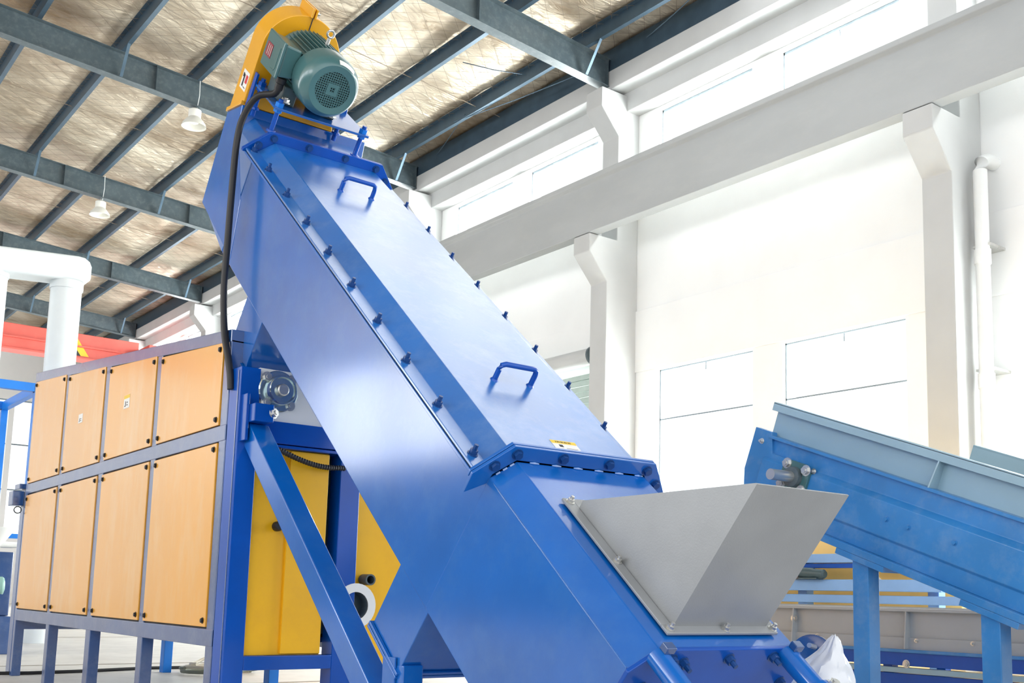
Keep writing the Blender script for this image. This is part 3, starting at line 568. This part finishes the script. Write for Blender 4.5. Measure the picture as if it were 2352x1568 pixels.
obj('end_panel', MB().box((3.03, EY + .09, .28), (3.66, EY + .12, 1.585)), YELLOW_END, dry, bevel=.003)
obj('end_panel_stiffener', MB().box((2.62, EY + .02, .445), (2.86, EY + .04, 1.58)), YELLOW_END, dry, bevel=.003)
obj('back_cover', MB().box((2.40, EY + .14, .55), (3.64, 10.35, 1.9)), MOTOR_DARK, dry)
bpz = obj('bearing_plate', MB().box((2.402, EY + .02, 1.735), (3.3, EY + .05, 2.03)), WHITE, dry, bevel=.003)
bc = (2.51, EY + .02, 1.905)
obj('bearing_flange', MB().lathe([(.118, 0), (.118, .02), (.112, .026)], bc, (0, -1, 0), 40), CHROME, dry, smooth=True)
bh = obj('bearing_housing', MB().lathe([(.086, .02), (.082, .085), (.078, .092), (.072, .092), (.068, .075), (.03, .07)], bc, (0, -1, 0), 40), CHROME, dry, smooth=True)
obj('bearing_shaft', MB().lathe([(.034, .06), (.034, .09), (.028, .095)], bc, (0, -1, 0), 20), ZINC, bh, smooth=True)
for k in range(4): put('bearing_bolt', BOLT_BIG, dry, (bc[0] + .102 * math.cos(math.pi / 4 + math.pi / 2 * k), bc[1] - .02, bc[2] + .102 * math.sin(math.pi / 4 + math.pi / 2 * k)), (0, -1, 0))
obj('pipe_stub', MB().lathe([(.033, 0), (.033, .09), (.024, .09), (.024, .0)], (3.155, EY + .09, .868), (0, -1, 0), 20), RAFTER, dry, smooth=True)
obj('pipe_flange', MB().lathe([(.080, .04), (.130, .04), (.130, .06), (.080, .06)], (3.06, EY + .05, .715), (0, -1, 0), 36, cap=False), WHITE, dry, smooth=True)
obj('flange_pipe', MB().lathe([(.08, -.04), (.08, .05)], (3.06, EY + .05, .715), (0, -1, 0), 30, cap=False), RAFTER, dry, smooth=True)
obj('flange_bore', MB().lathe([(.079, 0), (.02, .002)], (3.06, EY + .07, .715), (0, -1, 0), 30), MOTOR_DARK, dry)
obj('cable_gland', MB().lathe([(.028, 0), (.028, .03), (.02, .045)], (2.555, EY + .02, 1.147), (0, -1, 0), 16), BLACK, dry, smooth=True)
hz = MB(); hp_ = []
for i in range(57):
    u = i / 56; x = 2.52 + .42 * u; z = 1.575 - .075 * math.sin(math.pi * min(1, u * 1.1) * .62) ; hp_.append((x, EY - .02 - .01 * math.sin(u * 3), z))
obj('corrugated_hose', hz.tube(hp_, [.0165 if i % 2 else .0135 for i in range(57)], 10), BLACK, dry)
# roof plate, back legs, lower rails
obj('roof_plate', MB().add([(x, y, top_z(y) - o) for x in (fx + .08, CX1) for (y, o) in ((CY0, .002), (CY1, .002), (CY1, .02), (CY0, .02))], [(0, 1, 2, 3), (7, 6, 5, 4), (0, 4, 5, 1), (1, 5, 6, 2), (2, 6, 7, 3), (3, 7, 4, 0)]), NAVY, dry)
obj('back_panel', MB().box((CX1 - .02, CY0, .48), (CX1, CY1, 1.9)), YELLOW, dry)
for y in (7.95, 10.3): obj('back_leg', MB().box((3.58, y, 0), (3.66, y + .1, .48)), BLUE_BRIGHT, dry, bevel=.004)
obj('floor_rail', MB().box((CX1 - .08, CY0, .40), (CX1, CY1, .48)), NAVY, dry)
obj('underside', MB().box((fx + .06, CY0, .50), (CX1 - .02, CY1, .53)), NAVY, dry)
for (y0, y1) in ((10.36, 10.42),): obj('cross_rail', MB().box((fx + .07, y0, .40), (CX1, y1, .48)), NAVY, dry)
# switch box on the far end of the cabinet
sb = thing('switch_box', 'dark blue switch box on a post at the far end of the yellow cabinet', 'switch box', (2.3, 10.6, 0))
obj('box', MB().box((2.205, 10.52, 1.485), (2.30, 10.68, 1.615)), NAVY, sb, bevel=.006); obj('post', MB().box((2.305, 10.53, 0), (2.365, 10.66, 1.66)), NAVY, sb, bevel=.004)
obj('cap', MB().box((2.25, 10.50, 1.635), (2.335, 10.68, 1.68)), NAVY, sb, bevel=.004)
obj('ring_hook', MB().tube([(2.255 + .03 * math.cos(2 * math.pi * k / 14), 10.52, 1.445 + .03 * math.sin(2 * math.pi * k / 14)) for k in range(15)], .005, 6), BLACK, sb)

# power cable from the motor to the cabinet frame
pts = [W(2.395, 6.70, -.80), W(2.385, 6.705, -.86), Vector((2.315, 5.775, 3.64)), Vector((2.278, 5.865, 3.54)), Vector((2.268, 5.918, 3.40)), Vector((2.265, 5.937, 3.10)), Vector((2.265, 5.95, 2.79)), Vector((2.262, 5.95, 2.53)), Vector((2.262, 5.90, 2.257)), Vector((2.265, 5.825, 2.09)), Vector((2.270, 5.79, 1.985)), Vector((2.275, 5.78, 1.90))]
fine = []
for i in range(len(pts) - 1):
    a = pts[max(i - 1, 0)]; b = pts[i]; c = pts[i + 1]; d = pts[min(i + 2, len(pts) - 1)]
    for k in range(5):
        t = k / 5; fine.append(.5 * ((2 * b) + (c - a) * t + (2 * a - 5 * b + 4 * c - d) * t * t + (3 * b - a - 3 * c + d) * t ** 3))
fine.append(pts[-1])
tag(obj('power_cable', MB().tube(fine, .0195, 12), BLACK, smooth=True), 'thick black power cable hanging from motor down to the cabinet', 'cable')

# ------------------------------------------------------------------ inclined belt conveyor on the right (s along its 20 degree slope)
B = math.radians(20); CU = Vector((0, math.cos(B), math.sin(B))); CW = Vector((0, -math.sin(B), math.cos(B)))
V = lambda x, s, t: XX * x + CU * s + CW * t
cv = thing('belt_conveyor', 'inclined blue belt conveyor with grey blue side skirts behind the hopper', 'conveyor', (5.4, 3.2, 0))
for x0, sg in ((5.0, 1), (5.85, -1)):
    q = lambda a, b: sorted((x0 + sg * a, x0 + sg * b))
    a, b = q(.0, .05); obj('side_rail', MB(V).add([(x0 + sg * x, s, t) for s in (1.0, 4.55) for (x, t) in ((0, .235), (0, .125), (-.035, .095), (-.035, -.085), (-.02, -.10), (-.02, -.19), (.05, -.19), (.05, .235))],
        [tuple(range(8)), tuple(range(8, 16))[::-1]] + [(i, 8 + i, 8 + (i + 1) % 8, (i + 1) % 8) for i in range(8)]), BLUE_HAZED, cv, bevel=.003)
    a, b = q(-.03, .08); obj('rail_lip', MB(V).box((a, 1.0, .222), (b, 4.55, .24)), BLUE_HAZED, cv, bevel=.003)
    a, b = q(-.06, .08); obj('bottom_flange', MB(V).box((a, 1.0, -.23), (b, 4.45, -.19)), BLUE_HAZED, cv, bevel=.004)
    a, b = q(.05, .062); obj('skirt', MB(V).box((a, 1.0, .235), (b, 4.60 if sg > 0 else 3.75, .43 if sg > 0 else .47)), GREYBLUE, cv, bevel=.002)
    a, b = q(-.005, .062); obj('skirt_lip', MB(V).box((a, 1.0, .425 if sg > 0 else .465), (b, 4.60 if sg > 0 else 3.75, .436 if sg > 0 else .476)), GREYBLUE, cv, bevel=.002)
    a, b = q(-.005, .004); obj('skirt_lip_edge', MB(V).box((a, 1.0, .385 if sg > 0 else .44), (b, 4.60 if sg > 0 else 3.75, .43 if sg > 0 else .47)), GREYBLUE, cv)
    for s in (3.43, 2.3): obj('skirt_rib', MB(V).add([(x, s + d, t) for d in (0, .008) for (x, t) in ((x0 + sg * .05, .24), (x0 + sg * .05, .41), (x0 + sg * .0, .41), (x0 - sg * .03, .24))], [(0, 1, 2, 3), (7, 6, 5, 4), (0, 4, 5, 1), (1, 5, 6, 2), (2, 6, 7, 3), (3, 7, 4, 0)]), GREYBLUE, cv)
    a, b = q(-.02, .03); obj('head_plate', MB(V).add([(x, s, t) for x in (a, b) for (s, t) in ((4.25, .14), (4.25, -.15), (4.40, -.20), (4.62, -.20), (4.68, .0), (4.675, .26), (4.545, .26), (4.50, .14))], [tuple(range(8)), tuple(range(8, 16))[::-1]] + [(i, 8 + i, 8 + (i + 1) % 8, (i + 1) % 8) for i in range(8)]), BLUE_HAZED, cv, bevel=.003)
obj('belt', MB(V).box((5.06, 1.0, .20), (5.79, 4.52, .215)), BELT, cv)
obj('belt', MB(V).box((5.06, 1.0, -.16), (5.79, 4.52, -.145)), BELT, cv)
obj('head_drum', MB(V).lathe([(.16, 5.03), (.17, 5.4), (.16, 5.80)], (0, 4.42, .03), (1, 0, 0), 28), BELT, cv, smooth=True)
bf = obj('bearing_block', MB(V).add([(x, 4.27 + s, .055 + t) for x in (4.945, 4.98) for (s, t) in ((-.10, .05), (-.05, .09), (.05, .09), (.10, .05), (.10, -.05), (.05, -.09), (-.05, -.09), (-.10, -.05))], [tuple(range(8)), tuple(range(8, 16))[::-1]] + [(i, 8 + i, 8 + (i + 1) % 8, (i + 1) % 8) for i in range(8)]), MOTOR, cv, bevel=.004)
obj('bearing_ring', MB(V).lathe([(.062, 4.945), (.058, 4.915), (.044, 4.912)], (0, 4.27, .055), (1, 0, 0), 28), RAFTER, bf, smooth=True)
obj('drive_shaft', MB(V).tube([(4.98, 4.27, .055), (4.74, 4.27, .055)], .032, 18), ZINC, cv, smooth=True)
for ds, dt in ((.07, .065), (-.075, .06), (.075, -.06), (-.075, -.06)): put('bearing_bolt', BOLT_BIG, bf, V(4.945, 4.27 + ds, .055 + dt), (-1, 0, 0), CU)
for s, t in ((4.17, .12), (4.36, .13), (4.60, .19), (3.615, .011), (3.476, .01), (3.9, .05), (3.2, .02), (4.47, -.08)): put('bolt', BOLT_HAZED if t < .1 else BOLT_ZINC, cv, V(4.965 if t < .09 else 4.98, s, t), (-1, 0, 0), CU)
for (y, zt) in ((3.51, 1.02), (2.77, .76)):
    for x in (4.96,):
        leg = obj('leg', MB().box((x, y, 0), (x + .1, y + .1, zt + .02)), BLUE_HAZED, cv, bevel=.004)
        obj('leg_foot', MB().box((x - .04, y - .04, 0), (x + .14, y + .14, .012)), BLUE_HAZED, leg)
    s = Vector((0, y + .05, zt)).dot(CU); obj('leg_bracket', MB(V).box((4.94, s - .16, -.262), (5.92, s + .16, -.23)), BLUE_HAZED, cv, bevel=.003)
    obj('leg_tie', MB().box((5.0, y + .02, .2), (5.85, y + .08, .26)), BLUE_HAZED, cv)

# ------------------------------------------------------------------ level trough conveyor farther right
tc_ = thing('trough_conveyor', 'long level conveyor with beige grey sheet sides on blue rail', 'conveyor', (7.9, 5.5, 0))
TX = 7.5; ya, yb = 2.6, 7.4
obj('side_sheet', MB().box((TX + .03, ya, .535), (TX + .04, yb, .75)), GREYSHEET, tc_)
obj('side_lip', MB().box((TX - .02, ya, .745), (TX + .04, yb, .77)), GREYSHEET, tc_, bevel=.003)
obj('side_strip', MB().box((TX + .005, ya, .45), (TX + .03, yb, .545)), GREYSHEET, tc_, bevel=.002)
obj('back_sheet', MB().box((TX + .8, ya, .45), (TX + .81, yb, .78)), GREYSHEET, tc_)
for y in (6.05, 4.95, 3.85): obj('side_rib', MB().add([(x, y + d, z) for d in (0, .01) for (x, z) in ((TX + .03, .46), (TX + .03, .745), (TX - .02, .745), (TX - .05, .46))], [(0, 1, 2, 3), (7, 6, 5, 4), (0, 4, 5, 1), (1, 5, 6, 2), (2, 6, 7, 3), (3, 7, 4, 0)]), GREYSHEET, tc_)
obj('blue_rail', MB().box((TX - .03, ya, .33), (TX + .06, yb, .45)), BLUE_DEEP, tc_, bevel=.004)
obj('blue_rail', MB().box((TX - .045, ya, .43), (TX + .06, yb, .455)), BLUE_HAZED, tc_, bevel=.004)
obj('rail_groove', MB().box((TX - .035, ya, .275), (TX + .06, yb, .315)), GREYBLUE, tc_, bevel=.002)
obj('lower_rail', MB().box((TX - .02, ya, .0), (TX + .06, yb, .27)), BLUE_DEEP, tc_, bevel=.003)
obj('belt', MB().box((TX + .05, ya, .44), (TX + .79, yb, .455)), BELT, tc_)
for i in range(9): put('bolt', BOLT_ZINC, tc_, (TX + .005, 3.0 + .47 * i, .525), (-1, 0, 0))
for y in (4.95, 6.06): put('bolt', BOLT_BIG, tc_, (TX - .03 if y != 6.06 else TX, y, .345 if y != 6.06 else .66), (-1, 0, 0))
for y in (2.9, 5.1, 7.1):
    for x in (TX + .0, TX + .75): obj('leg', MB().box((x, y, 0), (x + .08, y + .08, .34)), BLUE_DEEP, tc_)

# yellow machine with blue beams near the windowed wall
ym = thing('yellow_machine', 'haze-paled yellow machine body behind stacked blue beams by the wall', 'machine', (10.4, 7.2, 0))
obj('body', MB().box((9.95, 5.95, .2), (11.2, 9.6, 1.75)), YELLOW_HAZED, ym, bevel=.01)
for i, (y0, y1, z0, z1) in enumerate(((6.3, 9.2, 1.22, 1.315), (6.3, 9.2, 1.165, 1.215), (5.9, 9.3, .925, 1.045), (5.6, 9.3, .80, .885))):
    obj('beam', MB().box((9.5 + .03 * (i % 2), y0, z0), (9.62, y1, z1)), BLUE_HAZED_FAR if i != 1 else BLUE_DEEP, ym, bevel=.006)
for y in (6.0, 7.6, 9.0): obj('beam_post', MB().box((9.62, y, 0), (9.74, y + .12, 1.3)), BLUE_HAZED_FAR, ym, bevel=.005)
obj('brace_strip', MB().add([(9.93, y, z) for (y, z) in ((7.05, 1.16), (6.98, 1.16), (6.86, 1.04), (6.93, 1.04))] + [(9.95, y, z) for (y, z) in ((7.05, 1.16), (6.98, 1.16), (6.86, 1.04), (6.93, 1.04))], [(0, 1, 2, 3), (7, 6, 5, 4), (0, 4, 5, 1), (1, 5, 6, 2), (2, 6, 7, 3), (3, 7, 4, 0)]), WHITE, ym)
obj('support', MB().box((10.0, 6.2, 0), (10.1, 6.3, .2)), BLUE_HAZED_FAR, ym); obj('support', MB().box((10.0, 9.2, 0), (10.1, 9.3, .2)), BLUE_HAZED_FAR, ym)
gm_ = thing('geared_motor', 'small dark grey geared motor lying on blue beam', 'motor', (9.4, 7.4, 1.045))
obj('motor_case', MB().lathe([(.03, -.30), (.055, -.28), (.06, -.02), (.05, 0), (.05, .12), (.035, .14)], (9.45, 7.36, 1.105), (0, -1, -.06), 20), MOTOR_DARK, gm_, smooth=True)
obj('motor_foot', MB().box((9.40, 7.3, 1.045), (9.52, 7.55, 1.06)), MOTOR_DARK, gm_)
obj('gear_head', MB().box((9.40, 7.55, 1.045), (9.5, 7.68, 1.16)), paint('brown_casting', (.20, .13, .11), .5), gm_, bevel=.015)

# white plastic sheet and handwheel beyond the hopper end
hw = thing('handwheel', 'dark blue disc handwheel on a pedestal behind the hopper base', 'wheel', (4.25, 3.3, 0))
obj('wheel_disc', MB().lathe([(.012, -.014), (.10, -.014), (.112, -.006), (.112, .012), (.10, .018), (.02, .018)], (4.25, 3.33, .535), (-1, -.35, .15), 36), NAVY, hw, smooth=True)
obj('wheel_handle', MB().tube([(4.235, 3.30, .59), (4.16, 3.275, .60)], .012, 10), ZINC, hw, smooth=True)
obj('pedestal', MB().box((4.27, 3.28, 0), (4.35, 3.38, .5)), NAVY, hw)
bgm = MB(); vs = []; fs = []; nu = 40
rings = [(0, 2.93, .13), (.15, 2.94, .14), (.32, 2.935, .135), (.45, 2.93, .13), (.50, 2.92, .118), (.54, 2.905, .10), (.57, 2.89, .075), (.595, 2.878, .055), (.62, 2.868, .042), (.645, 2.862, .028), (.662, 2.858, .012)]
fine_r = []
for q in range(len(rings) - 1):
    for k in range(3): fine_r.append([rings[q][i] + (rings[q + 1][i] - rings[q][i]) * k / 3 for i in range(3)])
fine_r.append(rings[-1])
for (z, yc, r0) in fine_r:
    for i in range(nu):
        a = 2 * math.pi * i / nu; c, sn = math.cos(a), math.sin(a)
        r = r0 * (1 + .14 * noise.noise(Vector((c * 2, sn * 2, z * 9))) + .10 * noise.noise(Vector((c * 6, sn * 6, z * 22))))
        vs.append((3.80 + r * c, yc + r * sn, z + (.02 * noise.noise(Vector((c * 2, sn * 2, 5))) if z > .1 else 0)))
nr = len(fine_r)
for j in range(nr - 1):
    for i in range(nu): fs.append((j * nu + i, j * nu + (i + 1) % nu, (j + 1) * nu + (i + 1) % nu, (j + 1) * nu + i))
fs.append(tuple(range((nr - 1) * nu, nr * nu))); fs.append(tuple(range(nu))[::-1])
tag(obj('plastic_sack', bgm.add(vs, fs), BAG, smooth=True), 'crumpled white plastic sack standing behind the washer base', 'sack')

# ------------------------------------------------------------------ left background: ducts, platform, pump, crane, hoses
dc = thing('ventilation_duct', 'white sheet metal duct with two vertical pipes under a header', 'duct', (3.4, 16, 0))
dm = MB(lambda x, y, z: Vector((x, y, z + .075 * (x - 3))))
dm.add([(x, y, z) for y in (15.78, 16.22) for (x, z) in ((1.4, 4.985), (4.07, 4.985), (4.07, 5.20), (4.04, 5.27), (3.97, 5.325), (3.88, 5.34), (1.4, 5.34))], [tuple(range(7)), tuple(range(7, 14))[::-1]] + [(i, 7 + i, 7 + (i + 1) % 7, (i + 1) % 7) for i in range(7)])
obj('header_box', dm, DUCT, dc, bevel=.05, seg=4)
for xc in (3.80, 2.83):
    pp = obj('vertical_pipe', MB().tube([(xc, 16, 0), (xc, 16, 5.0)], .205, 28), DUCT, dc, smooth=True)
    obj('pipe_collar', MB().lathe([(.222, 0), (.222, .12)], (xc, 16, 4.93), (0, 0, 1), 28), DUCT, pp, smooth=True)
pf = thing('blue_platform', 'bright blue steel platform frame standing behind the yellow cabinet', 'frame', (2.6, 15.9, 0))
for (x, y) in ((3.31, 15.1), (1.5, 15.1), (3.31, 17.0), (1.5, 17.0)): obj('post', MB().box((x, y, 0), (x + .085, y + .085, 3.28)), BLUE_BRIGHT, pf)
for y in (15.1, 17.0): obj('beam', MB().box((1.5, y, 3.28), (3.395, y + .1, 3.39)), BLUE_BRIGHT, pf)
for x in (1.5, 3.31): obj('beam', MB().box((x, 15.1, 3.27), (x + .085, 17.1, 3.38)), BLUE_BRIGHT, pf)
for x in (1.8, 2.3): obj('cross_beam', MB().box((x, 15.2, 3.26), (x + .12, 17.0, 3.36)), BLUE_BRIGHT, pf)
obj('lower_beam', MB().box((1.5, 15.1, 1.36), (3.31, 15.16, 1.42)), BLUE_BRIGHT, pf)
pu = thing('pump_unit', 'blue pump unit with pale green motor below a white funnel', 'pump', (2.5, 13.6, 0))
obj('base_tank', MB().box((2.0, 13.45, .0), (2.93, 14.2, .42)), NAVY, pu, bevel=.01)
obj('tank', MB().box((2.1, 13.75, .42), (2.95, 14.2, 1.15)), NAVY, pu, bevel=.01)
obj('motor', MB().lathe([(.06, -.35), (.10, -.32), (.105, -.3), (.105, 0), (.09, .02), (.05, .03)], (2.80, 13.5, .76), (1, -.1, 0), 24), GREEN, pu, smooth=True)
obj('motor_bracket', MB().box((2.5, 13.45, .42), (2.8, 13.6, .67)), NAVY, pu)
obj('funnel', MB().lathe([(.05, -.25), (.06, -.1), (.18, .08), (.2, .12)], (2.70, 13.55, 1.30), (0, 0, 1), 24), WHITE, pu, smooth=True)
obj('funnel_stand', MB().tube([(2.70, 13.55, .42), (2.70, 13.55, 1.08)], .04, 12), WHITE, pu)
obj('tray', MB().box((2.72, 13.5, 1.20), (2.96, 13.9, 1.26)), WHITE, pu, bevel=.02)
cr_ = thing('bridge_crane', 'red overhead bridge crane spanning the far bays of the hall', 'crane', (3, 36, 7.95))
obj('main_girder', MB().box((-10, 35.8, 7.95), (10.9, 36.3, 8.72)), RED, cr_, bevel=.02)
obj('girder_flange', MB().box((-10, 35.7, 8.27), (10.9, 35.8, 8.31)), RED, cr_)
obj('girder_flange', MB().box((-10, 35.72, 7.90), (10.9, 36.38, 7.95)), RED, cr_)
obj('end_truck', MB().box((10.9, 34.8, 7.95), (11.6, 38.0, 8.5)), RED, cr_, bevel=.02)
obj('end_truck_marking', MB().add([(8.6, 35.79, 8.72), (8.85, 35.79, 8.72), (9.35, 35.79, 8.0), (9.1, 35.79, 8.0), (8.6, 35.8, 8.72), (8.85, 35.8, 8.72), (9.35, 35.8, 8.0), (9.1, 35.8, 8.0)], [(0, 1, 2, 3), (7, 6, 5, 4), (0, 4, 5, 1), (1, 5, 6, 2), (2, 6, 7, 3), (3, 7, 4, 0)]), STICKY, cr_)
obj('end_truck_marking', MB().add([(8.35, 35.79, 8.72), (8.6, 35.79, 8.72), (9.1, 35.79, 8.0), (8.85, 35.79, 8.0), (8.35, 35.8, 8.72), (8.6, 35.8, 8.72), (9.1, 35.8, 8.0), (8.85, 35.8, 8.0)], [(0, 1, 2, 3), (7, 6, 5, 4), (0, 4, 5, 1), (1, 5, 6, 2), (2, 6, 7, 3), (3, 7, 4, 0)]), INK, cr_)
HOSEG = paint('grey_green_hose', (0.16, 0.18, 0.14), 0.5)
for i, (r, hgt, mt, ph) in enumerate(((.25, .018, HOSEG, 0), (.20, .055, HOSEW, 1.1))):
    pts = [(4.02 + (r + .04 * math.sin(2.3 * a + ph)) * math.cos(a) * 1.25, 10.05 + (r + .06 * math.cos(1.7 * a)) * math.sin(a) * 1.3, hgt + .006 * k / 8 + (.10 * max(0, math.sin(a + ph)) if i else 0)) for k, a in enumerate([2 * math.pi * q / 40 * 1.25 for q in range(49)])]
    tag(obj('coiled_hose', MB().tube(pts, .016, 8), mt, smooth=True), ['grey green hose coiled flat on floor under the beige one', 'beige hose looped loosely on top of the grey green coil'][i], 'hose', 'hoses coiled on the floor')
fl = [(1.2, 10.9, .015), (2.0, 10.55, .015), (2.45, 10.45, .015), (3.0, 10.55, .015), (3.6, 10.75, .015), (4.4, 10.7, .015), (5.2, 10.9, .015)]
tag(obj('floor_cable', MB().tube(fl, .015, 8), BLACK, smooth=True), 'black cable lying across the floor under the yellow cabinet', 'cable')
